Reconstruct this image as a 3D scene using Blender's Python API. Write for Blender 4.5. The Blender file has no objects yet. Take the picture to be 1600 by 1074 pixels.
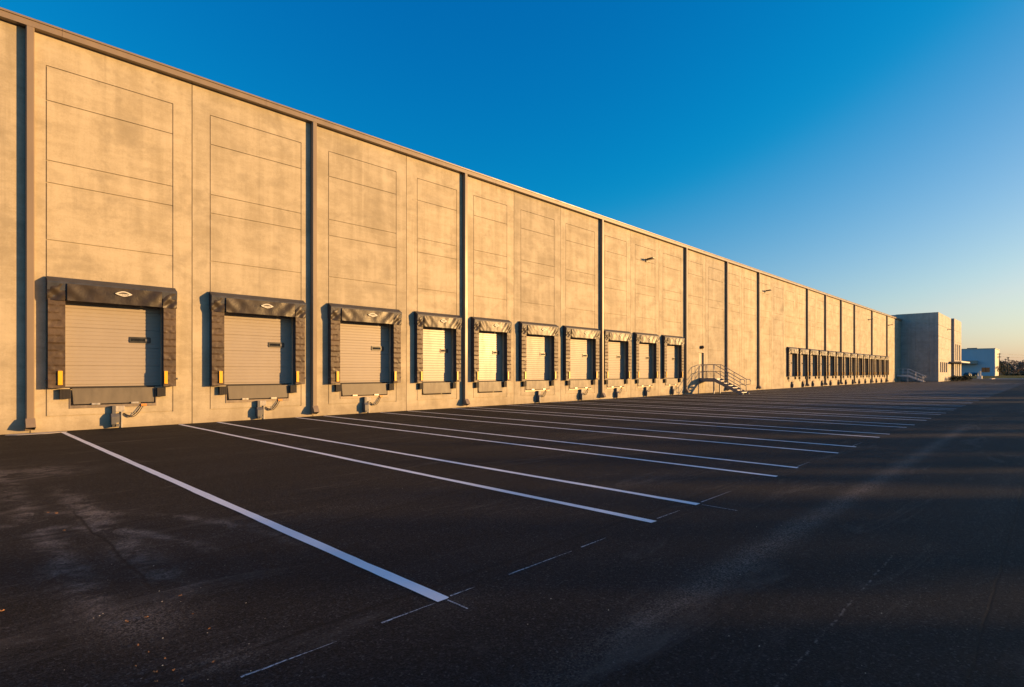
import bpy, bmesh, math, random
from mathutils import Vector, Matrix, noise

sc = bpy.context.scene
C = sc.collection
R = random.Random(7)

# ------------------------------------------------------------------ camera
# x runs along the warehouse wall, y into it (wall face at y = 20), z up; the camera stands at the origin of the yard.
CAM_H = 1.64
TH = math.atan2(849, 881)
cam_d = bpy.data.cameras.new('camera')
cam_d.sensor_width = 36
cam_d.lens = 881 / 1600 * 36
cam_d.shift_y = (582 - 537) / 1600
cam_d.clip_start = 0.1
cam_d.clip_end = 6000
cam = bpy.data.objects.new('camera', cam_d)
cam.location = (0, 0, CAM_H)
cam.rotation_euler = (math.pi / 2, 0, -math.atan2(math.cos(TH), math.sin(TH)))
C.objects.link(cam)
sc.camera = cam

# ------------------------------------------------------------------ sky, sun, exposure
EXPO = 1.1
SUN_DIR = Vector((0.715, -0.70, 0)).normalized()      # towards the sun, level
SUN_EL = math.radians(7.0)
world = bpy.data.worlds.new('World')
sc.world = world
world.use_nodes = True
nt = world.node_tree
sky = nt.nodes.new('ShaderNodeTexSky')
sky.sky_type = 'NISHITA'
sky.sun_disc = False
sky.sun_elevation = SUN_EL
sky.sun_rotation = math.atan2(SUN_DIR.x, SUN_DIR.y)
sky.air_density = 1.0
sky.dust_density = 1.0
sky.ozone_density = 1.0
bg = nt.nodes['Background']
bg.inputs['Strength'].default_value = 0.1


def wmath(op, a, b):
    n = nt.nodes.new('ShaderNodeMath')
    n.operation = op
    for i, v in enumerate((a, b)):
        if isinstance(v, (int, float)):
            n.inputs[i].default_value = v
        else:
            nt.links.new(v, n.inputs[i])
    return n.outputs[0]


# colour grade of the evening sky (the photograph is strongly saturated)
sep = nt.nodes.new('ShaderNodeSeparateColor')
comb = nt.nodes.new('ShaderNodeCombineColor')
nt.links.new(sky.outputs[0], sep.inputs[0])
K = 10.0 / 2 ** EXPO
r0 = wmath('MINIMUM', sep.outputs[0], 8.0)
g0 = wmath('MINIMUM', sep.outputs[1], 7.0)
b0 = wmath('MINIMUM', sep.outputs[2], 6.0)
r1 = wmath('SUBTRACT', wmath('MULTIPLY', wmath('SUBTRACT', r0, 1.30), 0.210 * K), wmath('MULTIPLY', wmath('MAXIMUM', wmath('SUBTRACT', r0, 4.3), 0.0), 0.10 * K))
r1 = wmath('MULTIPLY', wmath('ADD', r1, wmath('SQRT', wmath('ADD', wmath('MULTIPLY', r1, r1), (0.018 * K) ** 2), 0.0)), 0.5)   # soft floor, no crease in the blue
g1 = wmath('SUBTRACT', wmath('MULTIPLY', wmath('POWER', g0, 1.12), 0.141 * K), wmath('MULTIPLY', wmath('MAXIMUM', wmath('SUBTRACT', r0, 3.6), 0.0), 0.035 * K))
b1 = wmath('MAXIMUM', wmath('SUBTRACT', wmath('MULTIPLY', wmath('POWER', b0, 0.65), 0.35 * K),
                            wmath('MULTIPLY', wmath('MAXIMUM', wmath('SUBTRACT', r0, 2.5), 0.0), 0.02 * K)), 0.05 * K)
nt.links.new(r1, comb.inputs[0])
nt.links.new(g1, comb.inputs[1])
nt.links.new(b1, comb.inputs[2])
nt.links.new(comb.outputs[0], bg.inputs['Color'])

sun_d = bpy.data.lights.new('sun', 'SUN')
sun_d.energy = 4.1
sun_d.angle = math.radians(0.5)
sun_d.color = (1.0, 0.56, 0.20)
sun = bpy.data.objects.new('sun', sun_d)
to_sun = Vector((SUN_DIR.x * math.cos(SUN_EL), SUN_DIR.y * math.cos(SUN_EL), math.sin(SUN_EL)))
sun.rotation_euler = to_sun.to_track_quat('Z', 'Y').to_euler()
sun.location = to_sun * 80
C.objects.link(sun)

vs = sc.view_settings
vs.view_transform = 'Standard'
vs.look = 'None'
vs.exposure = EXPO
vs.gamma = 1
vs.use_curve_mapping = False
sc.render.engine = 'CYCLES'
sc.cycles.max_bounces = 6
sc.cycles.sample_clamp_indirect = 6.0


# ------------------------------------------------------------------ mesh helpers
class MB:
    """collects faces for ONE mesh object"""

    def __init__(self):
        self.v = []
        self.f = []
        self.m = []
        self.s = []
        self.mi = 0
        self.smooth = False

    def face(self, pts):
        b = len(self.v)
        self.v.extend([tuple(p) for p in pts])
        self.f.append(tuple(range(b, b + len(pts))))
        self.m.append(self.mi)
        self.s.append(self.smooth)

    def box(self, x0, x1, y0, y1, z0, z1, skip=''):
        q = [(x0, y0, z0), (x1, y0, z0), (x1, y1, z0), (x0, y1, z0), (x0, y0, z1), (x1, y0, z1), (x1, y1, z1), (x0, y1, z1)]
        for n, idx in (('b', (0, 3, 2, 1)), ('t', (4, 5, 6, 7)), ('f', (0, 1, 5, 4)), ('r', (1, 2, 6, 5)), ('k', (2, 3, 7, 6)), ('l', (3, 0, 4, 7))):
            if n not in skip:
                self.face([q[i] for i in idx])

    def bbox(self, x0, x1, y0, y1, z0, z1, c=0.01):
        """box with its edges chamfered along x"""
        prof = [(y0 + c, z0), (y1, z0), (y1, z1), (y0 + c, z1), (y0, z1 - c), (y0, z0 + c)]
        self.extrude_x(prof, x0, x1)

    def extrude_x(self, prof, x0, x1, caps=True):
        n = len(prof)
        for i in range(n):
            a, b = prof[i], prof[(i + 1) % n]
            self.face([(x0, a[0], a[1]), (x0, b[0], b[1]), (x1, b[0], b[1]), (x1, a[0], a[1])])
        if caps:
            self.face([(x0, p[0], p[1]) for p in reversed(prof)])
            self.face([(x1, p[0], p[1]) for p in prof])

    def prism(self, pts, vec):
        """flat outline pts extruded by vec"""
        vec = Vector(vec)
        n = len(pts)
        p2 = [tuple(Vector(p) + vec) for p in pts]
        self.face(list(reversed(pts)))
        self.face(p2)
        for i in range(n):
            j = (i + 1) % n
            self.face([pts[i], pts[j], p2[j], p2[i]])

    def grid(self, fn, nu, nv):
        b = len(self.v)
        for j in range(nv + 1):
            for i in range(nu + 1):
                self.v.append(tuple(fn(i / nu, j / nv)))
        for j in range(nv):
            for i in range(nu):
                a = b + j * (nu + 1) + i
                self.f.append((a, a + 1, a + nu + 2, a + nu + 1))
                self.m.append(self.mi)
                self.s.append(self.smooth)

    def tube(self, path, r, n=6, caps=True):
        path = [Vector(p) for p in path]
        rs = r if isinstance(r, (list, tuple)) else [r] * len(path)
        rings = []
        b = len(self.v)
        up = Vector((0, 0, 1))
        for i, p in enumerate(path):
            if i == 0:
                t = path[1] - p
            elif i == len(path) - 1:
                t = p - path[i - 1]
            else:
                t = (path[i + 1] - p).normalized() + (p - path[i - 1]).normalized()
            t.normalize()
            a = t.cross(up if abs(t.z) < 0.95 else Vector((1, 0, 0))).normalized()
            c = t.cross(a)
            for k in range(n):
                w = 2 * math.pi * k / n
                self.v.append(tuple(p + (a * math.cos(w) + c * math.sin(w)) * rs[i]))
        for i in range(len(path) - 1):
            for k in range(n):
                k2 = (k + 1) % n
                self.f.append((b + i * n + k, b + i * n + k2, b + (i + 1) * n + k2, b + (i + 1) * n + k))
                self.m.append(self.mi)
                self.s.append(True)
        if caps:
            self.f.append(tuple(b + k for k in range(n)))
            self.m.append(self.mi)
            self.s.append(False)
            e = b + (len(path) - 1) * n
            self.f.append(tuple(e + k for k in reversed(range(n))))
            self.m.append(self.mi)
            self.s.append(False)

    def build(self, name, mats, parent=None, loc=None, fix=True):
        me = bpy.data.meshes.new(name)
        me.from_pydata(self.v, [], self.f)
        if not isinstance(mats, (list, tuple)):
            mats = [mats]
        for m in mats:
            me.materials.append(m)
        me.polygons.foreach_set('material_index', self.m)
        me.polygons.foreach_set('use_smooth', self.s)
        if fix:
            bm = bmesh.new()
            bm.from_mesh(me)
            bmesh.ops.remove_doubles(bm, verts=bm.verts, dist=0.0004)
            bmesh.ops.recalc_face_normals(bm, faces=bm.faces)
            bm.to_mesh(me)
            bm.free()
        me.update()
        o = bpy.data.objects.new(name, me)
        C.objects.link(o)
        if parent:
            o.parent = parent
        if loc:
            o.location = loc
        return o


def tag(o, label=None, cat=None, group=None, kind=None):
    if label:
        o['label'] = label
    if cat:
        o['category'] = cat
    if group:
        o['group'] = group
    if kind:
        o['kind'] = kind
    return o


def empty(name, loc, label, cat, group=None):
    o = bpy.data.objects.new(name, None)
    o.empty_display_size = 0.3
    o.location = loc
    C.objects.link(o)
    return tag(o, label, cat, group)


def copy_tree(o, parent=None):
    c = o.copy()
    C.objects.link(c)
    c.parent = parent
    for ch in list(o.children):
        copy_tree(ch, c)
    return c


# ------------------------------------------------------------------ materials
class NM:
    """a material with a few node shortcuts"""

    def __init__(self, name):
        self.mat = bpy.data.materials.new(name)
        self.mat.use_nodes = True
        self.t = self.mat.node_tree
        self.b = self.t.nodes['Principled BSDF']
        self.tc = self.t.nodes.new('ShaderNodeTexCoord')

    def n(self, typ, **kw):
        x = self.t.nodes.new(typ)
        for k, v in kw.items():
            setattr(x, k, v)
        return x

    def link(self, a, b):
        self.t.links.new(a, b)

    def set(self, sock, v):
        if isinstance(v, (int, float)):
            sock.default_value = v
        elif isinstance(v, tuple):
            sock.default_value = v if len(v) == len(sock.default_value) else (*v, 1)
        else:
            self.link(v, sock)

    def m(self, op, a, b=0.0, clamp=False):
        x = self.n('ShaderNodeMath', operation=op, use_clamp=clamp)
        self.set(x.inputs[0], a)
        self.set(x.inputs[1], b)
        return x.outputs[0]

    def mapping(self, scale=(1, 1, 1), src='Object', loc=(0, 0, 0)):
        x = self.n('ShaderNodeMapping')
        x.inputs['Scale'].default_value = scale
        x.inputs['Location'].default_value = loc
        self.link(self.tc.outputs[src], x.inputs['Vector'])
        return x.outputs[0]

    def noise(self, scale, detail=4, rough=0.55, vec=None, dist=0.0):
        x = self.n('ShaderNodeTexNoise')
        x.inputs['Scale'].default_value = scale
        x.inputs['Detail'].default_value = detail
        x.inputs['Roughness'].default_value = rough
        x.inputs['Distortion'].default_value = dist
        self.link(vec if vec is not None else self.tc.outputs['Object'], x.inputs['Vector'])
        return x.outputs['Fac']

    def ramp(self, fac, stops, interp='LINEAR'):
        x = self.n('ShaderNodeValToRGB')
        x.color_ramp.interpolation = interp
        el = x.color_ramp.elements
        while len(el) < len(stops):
            el.new(0.5)
        for e, (p, c) in zip(el, stops):
            e.position = p
            e.color = (c, c, c, 1) if isinstance(c, (int, float)) else (*c, 1)
        self.link(fac, x.inputs[0])
        return x.outputs[0]

    def mix(self, fac, a, b, mode='MIX'):
        x = self.n('ShaderNodeMix', data_type='RGBA', blend_type=mode)
        self.set(x.inputs[0], fac)
        self.set(x.inputs[6], a)
        self.set(x.inputs[7], b)
        return x.outputs[2]

    def bump(self, h, strength=0.3, dist=0.01, prev=None):
        x = self.n('ShaderNodeBump')
        x.inputs['Strength'].default_value = strength
        x.inputs['Distance'].default_value = dist
        self.link(h, x.inputs['Height'])
        if prev is not None:
            self.link(prev, x.inputs['Normal'])
        return x.outputs['Normal']

    def out(self, color=None, rough=None, metal=None, normal=None, spec=None, coat=None):
        if color is not None:
            self.set(self.b.inputs['Base Color'], color)
        if rough is not None:
            self.set(self.b.inputs['Roughness'], rough)
        if metal is not None:
            self.set(self.b.inputs['Metallic'], metal)
        if normal is not None:
            self.link(normal, self.b.inputs['Normal'])
        if spec is not None:
            self.set(self.b.inputs['Specular IOR Level'], spec)
        return self.mat


def concrete(name, tint=(0.445, 0.388, 0.282), dark=(0.305, 0.260, 0.178), seed=0.0):
    a = NM(name)
    info = a.n('ShaderNodeObjectInfo')
    off = a.n('ShaderNodeVectorMath', operation='ADD')
    rnd = a.n('ShaderNodeCombineXYZ')
    a.link(a.m('MULTIPLY', info.outputs['Random'], 57.0), rnd.inputs[0])
    a.link(a.m('MULTIPLY', info.outputs['Random'], 31.0), rnd.inputs[2])
    a.link(a.tc.outputs['Object'], off.inputs[0])
    a.link(rnd.outputs[0], off.inputs[1])
    P = off.outputs[0]

    def mp(s):
        x = a.n('ShaderNodeMapping')
        x.inputs['Scale'].default_value = s
        a.link(P, x.inputs['Vector'])
        return x.outputs[0]
    big = a.noise(0.55, 5, 0.6, mp((1, 1, 1.3)), 0.6)
    streak = a.noise(1.0, 5, 0.6, mp((2.6, 1, 0.22)), 0.3)
    trowel = a.noise(1.0, 6, 0.65, mp((0.32, 1, 2.6)), 0.35)
    fine = a.noise(22, 5, 0.7, P)
    # worn pour patterns are softly clouded
    f = a.m('ADD', a.m('MULTIPLY', big, 0.42), a.m('ADD', a.m('MULTIPLY', streak, 0.36), a.m('MULTIPLY', trowel, 0.30)))
    f = a.m('ADD', f, a.m('MULTIPLY', a.m('SUBTRACT', fine, 0.5), 0.26))
    smudge = a.noise(5.0, 6, 0.72, mp((0.8, 1, 1.4)), 0.3)
    f = a.m('ADD', f, a.m('MULTIPLY', a.m('SUBTRACT', smudge, 0.5), 0.20))
    col = a.ramp(f, [(0.36, dark), (0.50, tuple((p + q) / 2 for p, q in zip(tint, dark))), (0.60, tint), (0.74, tuple(min(1, c * 1.10) for c in tint))])
    # every panel was poured on its own day: its tone differs
    tone = a.ramp(info.outputs['Random'], [(0.0, (0.86, 0.86, 0.87)), (0.35, (0.97, 0.96, 0.93)), (0.7, (1.03, 1.02, 0.99)), (1.0, (1.09, 1.07, 1.02))])
    col = a.mix(1.0, col, tone, 'MULTIPLY')
    # pale lime runs and dark rain runs, narrow and tall
    lime = a.m('MULTIPLY', a.ramp(a.noise(1.0, 3, 0.5, mp((3.2, 1, 0.06))), [(0.62, 0.0), (0.72, 1.0)]), a.ramp(a.noise(0.8, 4, 0.6, mp((1, 1, 0.6))), [(0.44, 0.0), (0.62, 0.55)]))
    col = a.mix(lime, col, tuple(min(1, c * 1.28) for c in tint))
    rain = a.m('MULTIPLY', a.ramp(a.noise(1.0, 4, 0.6, mp((5.5, 1, 0.10))), [(0.56, 0.0), (0.70, 1.0)]), a.ramp(a.noise(0.9, 4, 0.6, mp((0.8, 1, 0.5))), [(0.46, 0.0), (0.62, 0.5)]))
    col = a.mix(rain, col, tuple(c * 0.82 for c in dark))
    pale = a.ramp(a.noise(0.7, 4, 0.6, mp((0.9, 1, 1.1)), 0.3), [(0.54, 0.0), (0.66, 0.5)])
    col = a.mix(pale, col, tuple(min(1, c * 1.16) for c in tint))
    # small dark blemishes and pale patches
    vor = a.n('ShaderNodeTexVoronoi')
    vor.inputs['Scale'].default_value = 1.3
    a.link(mp((1, 1, 0.8)), vor.inputs['Vector'])
    spot = a.m('MULTIPLY', a.ramp(vor.outputs['Distance'], [(0.0, 1.0), (0.085, 0.0)]), a.ramp(a.noise(9, 3, 0.6, P), [(0.45, 0.0), (0.62, 0.7)]))
    col = a.mix(spot, col, tuple(c * 0.62 for c in dark))
    blot = a.ramp(a.noise(0.9, 6, 0.7, mp((0.9, 1, 1.2)), 0.4), [(0.50, 0.0), (0.66, 0.55)])
    col = a.mix(blot, col, tuple(c * 0.84 for c in dark))
    # splash dirt just above the ground
    sp = a.n('ShaderNodeSeparateXYZ')
    a.link(a.tc.outputs['Object'], sp.inputs[0])
    lo = a.m('MULTIPLY', a.ramp(sp.outputs[2], [(0.0, 0.55), (0.35, 0.0)]), a.noise(2.5, 5, 0.7, P))
    col = a.mix(lo, col, (0.16, 0.12, 0.085))
    nrm = a.bump(a.m('ADD', a.m('MULTIPLY', fine, 0.4), trowel), 0.22, 0.012)
    return a.out(col, a.ramp(f, [(0.4, 0.78), (0.7, 0.62)]), normal=nrm, spec=0.35)


def paint(name, color, rough=0.4, metal=0.0, var=0.12, bump=0.04, scale=6.0, spec=0.5, stretch=(1, 1, 0.35)):
    a = NM(name)
    v = a.noise(scale, 5, 0.6, a.mapping(stretch))
    lo = tuple(c * (1 - var) for c in color)
    hi = tuple(min(1, c * (1 + var)) for c in color)
    col = a.ramp(v, [(0.3, lo), (0.7, hi)])
    rg = a.ramp(v, [(0.3, max(0.02, rough - 0.06)), (0.7, min(1, rough + 0.08))])
    return a.out(col, rg, metal, a.bump(a.noise(scale * 9, 3), bump, 0.004), spec)


def vinyl(name, color, rough=0.42):
    a = NM(name)
    w = a.noise(5.0, 5, 0.65, a.mapping((1, 1, 1)), 1.4)
    d = a.noise(2.2, 5, 0.6)
    col = a.ramp(d, [(0.3, tuple(c * 0.75 for c in color)), (0.75, tuple(c * 1.7 for c in color))])
    return a.out(col, a.ramp(d, [(0.3, rough - 0.06), (0.7, rough + 0.10)]), normal=a.bump(w, 0.2, 0.03), spec=0.30)


M = {}
M['concrete'] = concrete('weathered_concrete')
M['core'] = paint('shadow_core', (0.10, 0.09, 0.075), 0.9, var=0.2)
M['office'] = concrete('office_concrete', (0.44, 0.41, 0.36), (0.35, 0.325, 0.285))
M['taupe'] = paint('taupe_metal', (0.235, 0.182, 0.128), 0.36, var=0.08, bump=0.02, scale=2.0, spec=0.32)
M['roof'] = paint('roof_membrane', (0.5, 0.48, 0.44), 0.8)
M['vinyl'] = vinyl('black_vinyl', (0.036, 0.027, 0.019), 0.40)
M['pleat'] = vinyl('pleated_vinyl', (0.072, 0.050, 0.034), 0.48)
M['side'] = vinyl('shade_tinted_vinyl', (0.038, 0.041, 0.050), 0.42)  # bluish tint puts the shade of the dock flanks into the colour
M['door'] = paint('door_paint', (0.345, 0.30, 0.245), 0.40, var=0.04, bump=0.015, scale=1.6, spec=0.22)
M['door_gloss'] = paint('glossy_door_paint', (0.36, 0.32, 0.26), 0.37, var=0.04, bump=0.015, scale=1.6, spec=0.40)
M['rubber'] = paint('black_rubber', (0.022, 0.019, 0.018), 0.75, var=0.35, scale=14, stretch=(4, 1, 0.4))
M['lip'] = paint('lip_steel', (0.135, 0.115, 0.085), 0.55, 0.0, var=0.22, bump=0.08, scale=4)
M['steel'] = paint('galvanised_steel', (0.42, 0.40, 0.37), 0.38, 0.55, var=0.15, scale=12)
M['curb_steel'] = paint('curb_steel', (0.20, 0.165, 0.13), 0.45, 0.3, var=0.2, scale=8)
M['hook'] = paint('restraint_paint', (0.10, 0.10, 0.105), 0.5, 0.0, var=0.15, scale=7)
M['yellow'] = paint('safety_yellow', (0.85, 0.44, 0.012), 0.4, var=0.06)
M['orange'] = paint('cable_orange', (0.75, 0.26, 0.04), 0.5)
M['plate'] = paint('plate_steel', (0.40, 0.37, 0.32), 0.6, 0.0, var=0.25, scale=15)
M['cable'] = paint('cable_black', (0.03, 0.025, 0.022), 0.5)
M['white'] = paint('white_print', (0.62, 0.58, 0.50), 0.5, var=0.08)
M['ink'] = paint('dark_print', (0.03, 0.026, 0.022), 0.5)
M['glass'] = paint('dark_glass', (0.020, 0.022, 0.026), 0.06, var=0.1, bump=0.0, spec=0.8)
M['plastic'] = paint('black_plastic', (0.018, 0.018, 0.018), 0.4)
M['bronze'] = paint('bronze_lamp', (0.05, 0.032, 0.022), 0.4)
M['lens'] = paint('lamp_lens', (0.5, 0.48, 0.42), 0.2)
M['stair'] = paint('stair_galvanising', (0.24, 0.245, 0.26), 0.42, 0.45, var=0.18, scale=9)
M['rail'] = paint('rail_steel', (0.30, 0.29, 0.28), 0.45, 0.2, var=0.12, scale=9)
M['pale_steel'] = paint('pale_rail_paint', (0.70, 0.68, 0.65), 0.5, var=0.05)
M['tread'] = paint('tread_steel', (0.50, 0.47, 0.43), 0.5, 0.2, var=0.15)
M['doorleaf'] = paint('man_door', (0.40, 0.345, 0.255), 0.55, var=0.05)
M['shade_clad'] = paint('shade_tinted_cladding', (0.42, 0.50, 0.56), 0.5, var=0.05, scale=0.4)  # shade on the pale factory's side is painted in as blue
M['pale_clad'] = paint('pale_cladding', (0.42, 0.39, 0.34), 0.5, var=0.06, scale=0.5)
M['winframe'] = paint('window_frame', (0.62, 0.60, 0.55), 0.4)
M['canopy'] = paint('canopy_metal', (0.30, 0.28, 0.24), 0.4)
M['cream'] = paint('cream_render', (0.72, 0.66, 0.52), 0.7)
M['kerb'] = paint('kerb_concrete', (0.50, 0.46, 0.40), 0.85, var=0.2)
M['bark'] = paint('bark', (0.09, 0.065, 0.045), 0.9, var=0.4, scale=3)
M['pole'] = paint('pole_wood', (0.10, 0.075, 0.05), 0.85, var=0.3)
M['leaf_brown'] = paint('brown_twigs', (0.27, 0.185, 0.125), 0.9, var=0.45, scale=0.8)
M['leaf_green'] = paint('dull_leaves', (0.13, 0.12, 0.065), 0.8, var=0.45, scale=0.8)
M['leaf_gold'] = paint('gold_leaves', (0.15, 0.12, 0.04), 0.8, var=0.4, scale=0.8)
M['shrub'] = paint('shrub_leaves', (0.030, 0.042, 0.018), 0.8, var=0.5, scale=3)
M['car_dark'] = paint('dark_car_paint', (0.02, 0.024, 0.034), 0.22, var=0.05)
M['car_white'] = paint('white_car_paint', (0.7, 0.7, 0.7), 0.25, var=0.03)
M['tyre'] = paint('tyre', (0.015, 0.015, 0.015), 0.9)
M['dry_leaf'] = paint('dry_leaf', (0.34, 0.16, 0.06), 0.7, var=0.45, scale=20)
M['grit'] = paint('pale_chip', (0.50, 0.45, 0.36), 0.8, var=0.3, scale=20)


def asphalt():
    a = NM('asphalt')
    sp = a.n('ShaderNodeSeparateXYZ')
    a.link(a.tc.outputs['Object'], sp.inputs[0])
    X, Y = sp.outputs[0], sp.outputs[1]
    wob = a.m('MULTIPLY', a.m('SUBTRACT', a.noise(0.35, 3), 0.5), 0.8)
    wob2 = a.m('MULTIPLY', a.m('SUBTRACT', a.noise(2.0, 4), 0.5), 0.16)

    def band(v, c, w, wb=None):
        d = a.m('SUBTRACT', v, c)
        if wb is not None:
            d = a.m('ADD', d, wb)
        d = a.m('DIVIDE', d, w)
        return a.m('POWER', 2.718, a.m('MULTIPLY', a.m('MULTIPLY', d, d), -1.0))

    def win(v, lo, hi, s):
        return a.m('MULTIPLY', a.m('DIVIDE', a.m('SUBTRACT', v, lo - s), 2 * s, True), a.m('DIVIDE', a.m('SUBTRACT', hi + s, v), 2 * s, True))

    def mul(*q):
        r = q[0]
        for x in q[1:]:
            r = a.m('MULTIPLY', r, x)
        return r
    lanes = a.noise(1.0, 5, 0.6, a.mapping((0.10, 1.3, 1)), 0.4)       # paving passes run along the wall
    broad = a.noise(0.16, 5, 0.6, None, 0.5)
    agg = a.noise(70, 3, 0.75)
    agg2 = a.noise(26, 4, 0.7)
    f = a.m('ADD', a.m('ADD', a.m('MULTIPLY', lanes, 0.5), a.m('MULTIPLY', broad, 0.5)), a.m('MULTIPLY', a.m('SUBTRACT', agg, 0.5), 1.5))
    col = a.ramp(f, [(0.22, (0.0060, 0.0059, 0.0062)), (0.5, (0.0150, 0.0143, 0.0142)), (0.80, (0.040, 0.037, 0.035))])
    # every stone of the mix has its own tone
    cell = a.n('ShaderNodeTexVoronoi')
    cell.inputs['Scale'].default_value = 75.0
    a.link(a.tc.outputs['Object'], cell.inputs['Vector'])
    cs = a.n('ShaderNodeSeparateColor')
    a.link(cell.outputs['Color'], cs.inputs[0])
    chip = a.ramp(cs.outputs[0], [(0.0, 0.30), (0.45, 0.75), (0.85, 1.25), (0.97, 2.4), (1.0, 3.6)])
    col = a.mix(1.0, col, chip, 'MULTIPLY')
    # dusty tracks and stains at their own places in the yard
    patchy = a.m('MULTIPLY', a.ramp(a.noise(1.9, 7, 0.75, None, 0.8), [(0.43, 0.04), (0.60, 1.0)]), a.ramp(cs.outputs[1], [(0.1, 0.3), (0.9, 1.15)]))
    grain = a.m('MULTIPLY', a.ramp(agg, [(0.42, 0.2), (0.60, 1.0)]), a.ramp(cs.outputs[1], [(0.2, 0.1), (0.9, 1.0)]))
    dust = mul(band(X, 1.32, 0.15, wob2), win(Y, 4.8, 9.8, 0.8), patchy)
    ax, ay = a.m('SUBTRACT', X, -1.9), a.m('SUBTRACT', Y, 5.2)
    arc = a.m('SQRT', a.m('ADD', a.m('MULTIPLY', ax, ax), a.m('MULTIPLY', ay, ay)))
    dust = a.m('ADD', dust, a.m('MULTIPLY', mul(a.m('ADD', band(arc, 3.75, 0.07, wob2), band(arc, 4.35, 0.09, wob2)), win(Y, 5.5, 9.2, 0.9), patchy), 0.8))
    dust = a.m('ADD', dust, mul(band(X, 0.80, 0.13, wob2), win(Y, 4.6, 12.5, 0.8), patchy))
    dust = a.m('ADD', dust, mul(band(X, 1.2, 0.55, wob), band(Y, 12.0, 0.7, wob), patchy))
    dust = a.m('ADD', dust, mul(band(X, 1.0, 0.24, wob2), band(Y, 4.3, 0.30), grain))
    dust = a.m('ADD', dust, mul(band(X, 1.20, 0.22, wob2), band(Y, 3.42, 0.10, wob2), grain))
    dust = a.m('ADD', dust, a.m('MULTIPLY', mul(band(Y, 1.95, 0.14, wob2), win(X, 3.0, 22.0, 2.0), grain), 1.1))
    dust = a.m('ADD', dust, a.m('MULTIPLY', mul(band(X, 2.6, 0.2, wob2), band(Y, 3.1, 0.14, wob2), grain), 0.35))
    faint = mul(a.ramp(a.noise(0.8, 6, 0.7, a.mapping((0.5, 2.2, 1)), 0.8), [(0.56, 0.0), (0.75, 0.35)]), a.ramp(Y, [(0.0, 0.7), (1.0, 1.0)]))
    dust = a.m('MINIMUM', a.m('ADD', dust, faint), 1.0)
    col = a.mix(a.m('MULTIPLY', dust, 1.0), col, (0.19, 0.160, 0.132))
    # pale gritty line of an old layout mark, dotted
    dots = a.ramp(a.noise(16, 3, 0.7), [(0.50, 0.0), (0.60, 1.0)])
    pale = mul(band(Y, 1.05, 0.008, a.m('MULTIPLY', wob2, 0.35)), win(X, 2.6, 6.0, 0.3), dots)
    pale = a.m('ADD', pale, a.m('MULTIPLY', mul(band(Y, 6.9, 0.012, a.m('MULTIPLY', wob2, 0.5)), win(X, 2.2, 9.0, 1.5), dots), 0.25))
    col = a.mix(a.m('MULTIPLY', pale, 0.42), col, (0.30, 0.27, 0.24))
    # darker seams between paving passes and a crack
    wobs = a.m('MULTIPLY', wob2, 0.4)
    seam = mul(band(Y, 0.33, 0.010, wobs), win(X, 0.5, 60, 2))
    seam = a.m('ADD', seam, a.m('MULTIPLY', mul(band(a.m('SUBTRACT', Y, a.m('MULTIPLY', X, 0.13)), 5.27, 0.026, wobs), win(X, 1.0, 9.0, 1.0)), 0.9))
    seam = a.m('ADD', seam, a.m('MULTIPLY', band(Y, 3.42, 0.028, wobs), 0.9))
    seam = a.m('ADD', seam, a.m('MULTIPLY', band(Y, 7.3, 0.03, wobs), 0.7))
    seam = a.m('ADD', seam, a.m('MULTIPLY', band(Y, 11.1, 0.035, wobs), 0.6))
    seam = a.m('ADD', seam, a.m('MULTIPLY', band(Y, 15.0, 0.05, wobs), 0.5))
    crack = mul(band(X, 1.20, 0.016, wob2), win(Y, 4.9, 8.3, 0.3))
    seam = a.m('MINIMUM', a.m('ADD', seam, crack), 1.0)
    col = a.mix(a.m('MULTIPLY', seam, 0.8), col, (0.006, 0.0058, 0.0056))
    # sparse pale stones in the mix
    vor = a.n('ShaderNodeTexVoronoi')
    vor.inputs['Scale'].default_value = 15.0
    a.link(a.tc.outputs['Object'], vor.inputs['Vector'])
    stone = a.ramp(vor.outputs['Distance'], [(0.055, 1.0), (0.085, 0.0)])
    pick = a.n('ShaderNodeSeparateColor')
    a.link(vor.outputs['Color'], pick.inputs[0])
    stone = mul(stone, a.m('GREATER_THAN', pick.outputs[0], 0.93))
    col = a.mix(a.m('MULTIPLY', stone, 0.6), col, (0.30, 0.27, 0.23))
    hgt = a.m('ADD', a.m('ADD', agg, a.m('MULTIPLY', agg2, 0.8)), a.m('MULTIPLY', seam, -0.35))
    nrm = a.bump(hgt, 0.8, 0.014, a.bump(a.noise(1.1, 3), 0.15, 0.05))
    return a.out(col, 0.80, normal=nrm, spec=0.16)


def line_paint():
    a = NM('line_paint')
    agg = a.noise(60, 4, 0.75)
    wear = a.ramp(a.m('ADD', a.m('MULTIPLY', agg, 0.6), a.m('MULTIPLY', a.noise(3.0, 5, 0.7), 0.5)), [(0.36, 0.0), (0.46, 1.0)])
    col = a.mix(wear, (0.30, 0.29, 0.28), a.ramp(a.noise(1.2, 5), [(0.3, (0.74, 0.75, 0.76)), (0.7, (0.86, 0.87, 0.88))]))
    return a.out(col, 0.65, normal=a.bump(agg, 0.5, 0.006), spec=0.4)


def chalk():
    a = NM('chalk_line')
    agg = a.noise(45, 4, 0.75)
    col = a.mix(a.ramp(agg, [(0.40, 0.0), (0.60, 1.0)]), (0.10, 0.095, 0.095), (0.55, 0.55, 0.56))
    return a.out(col, 0.9, spec=0.1)


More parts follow.
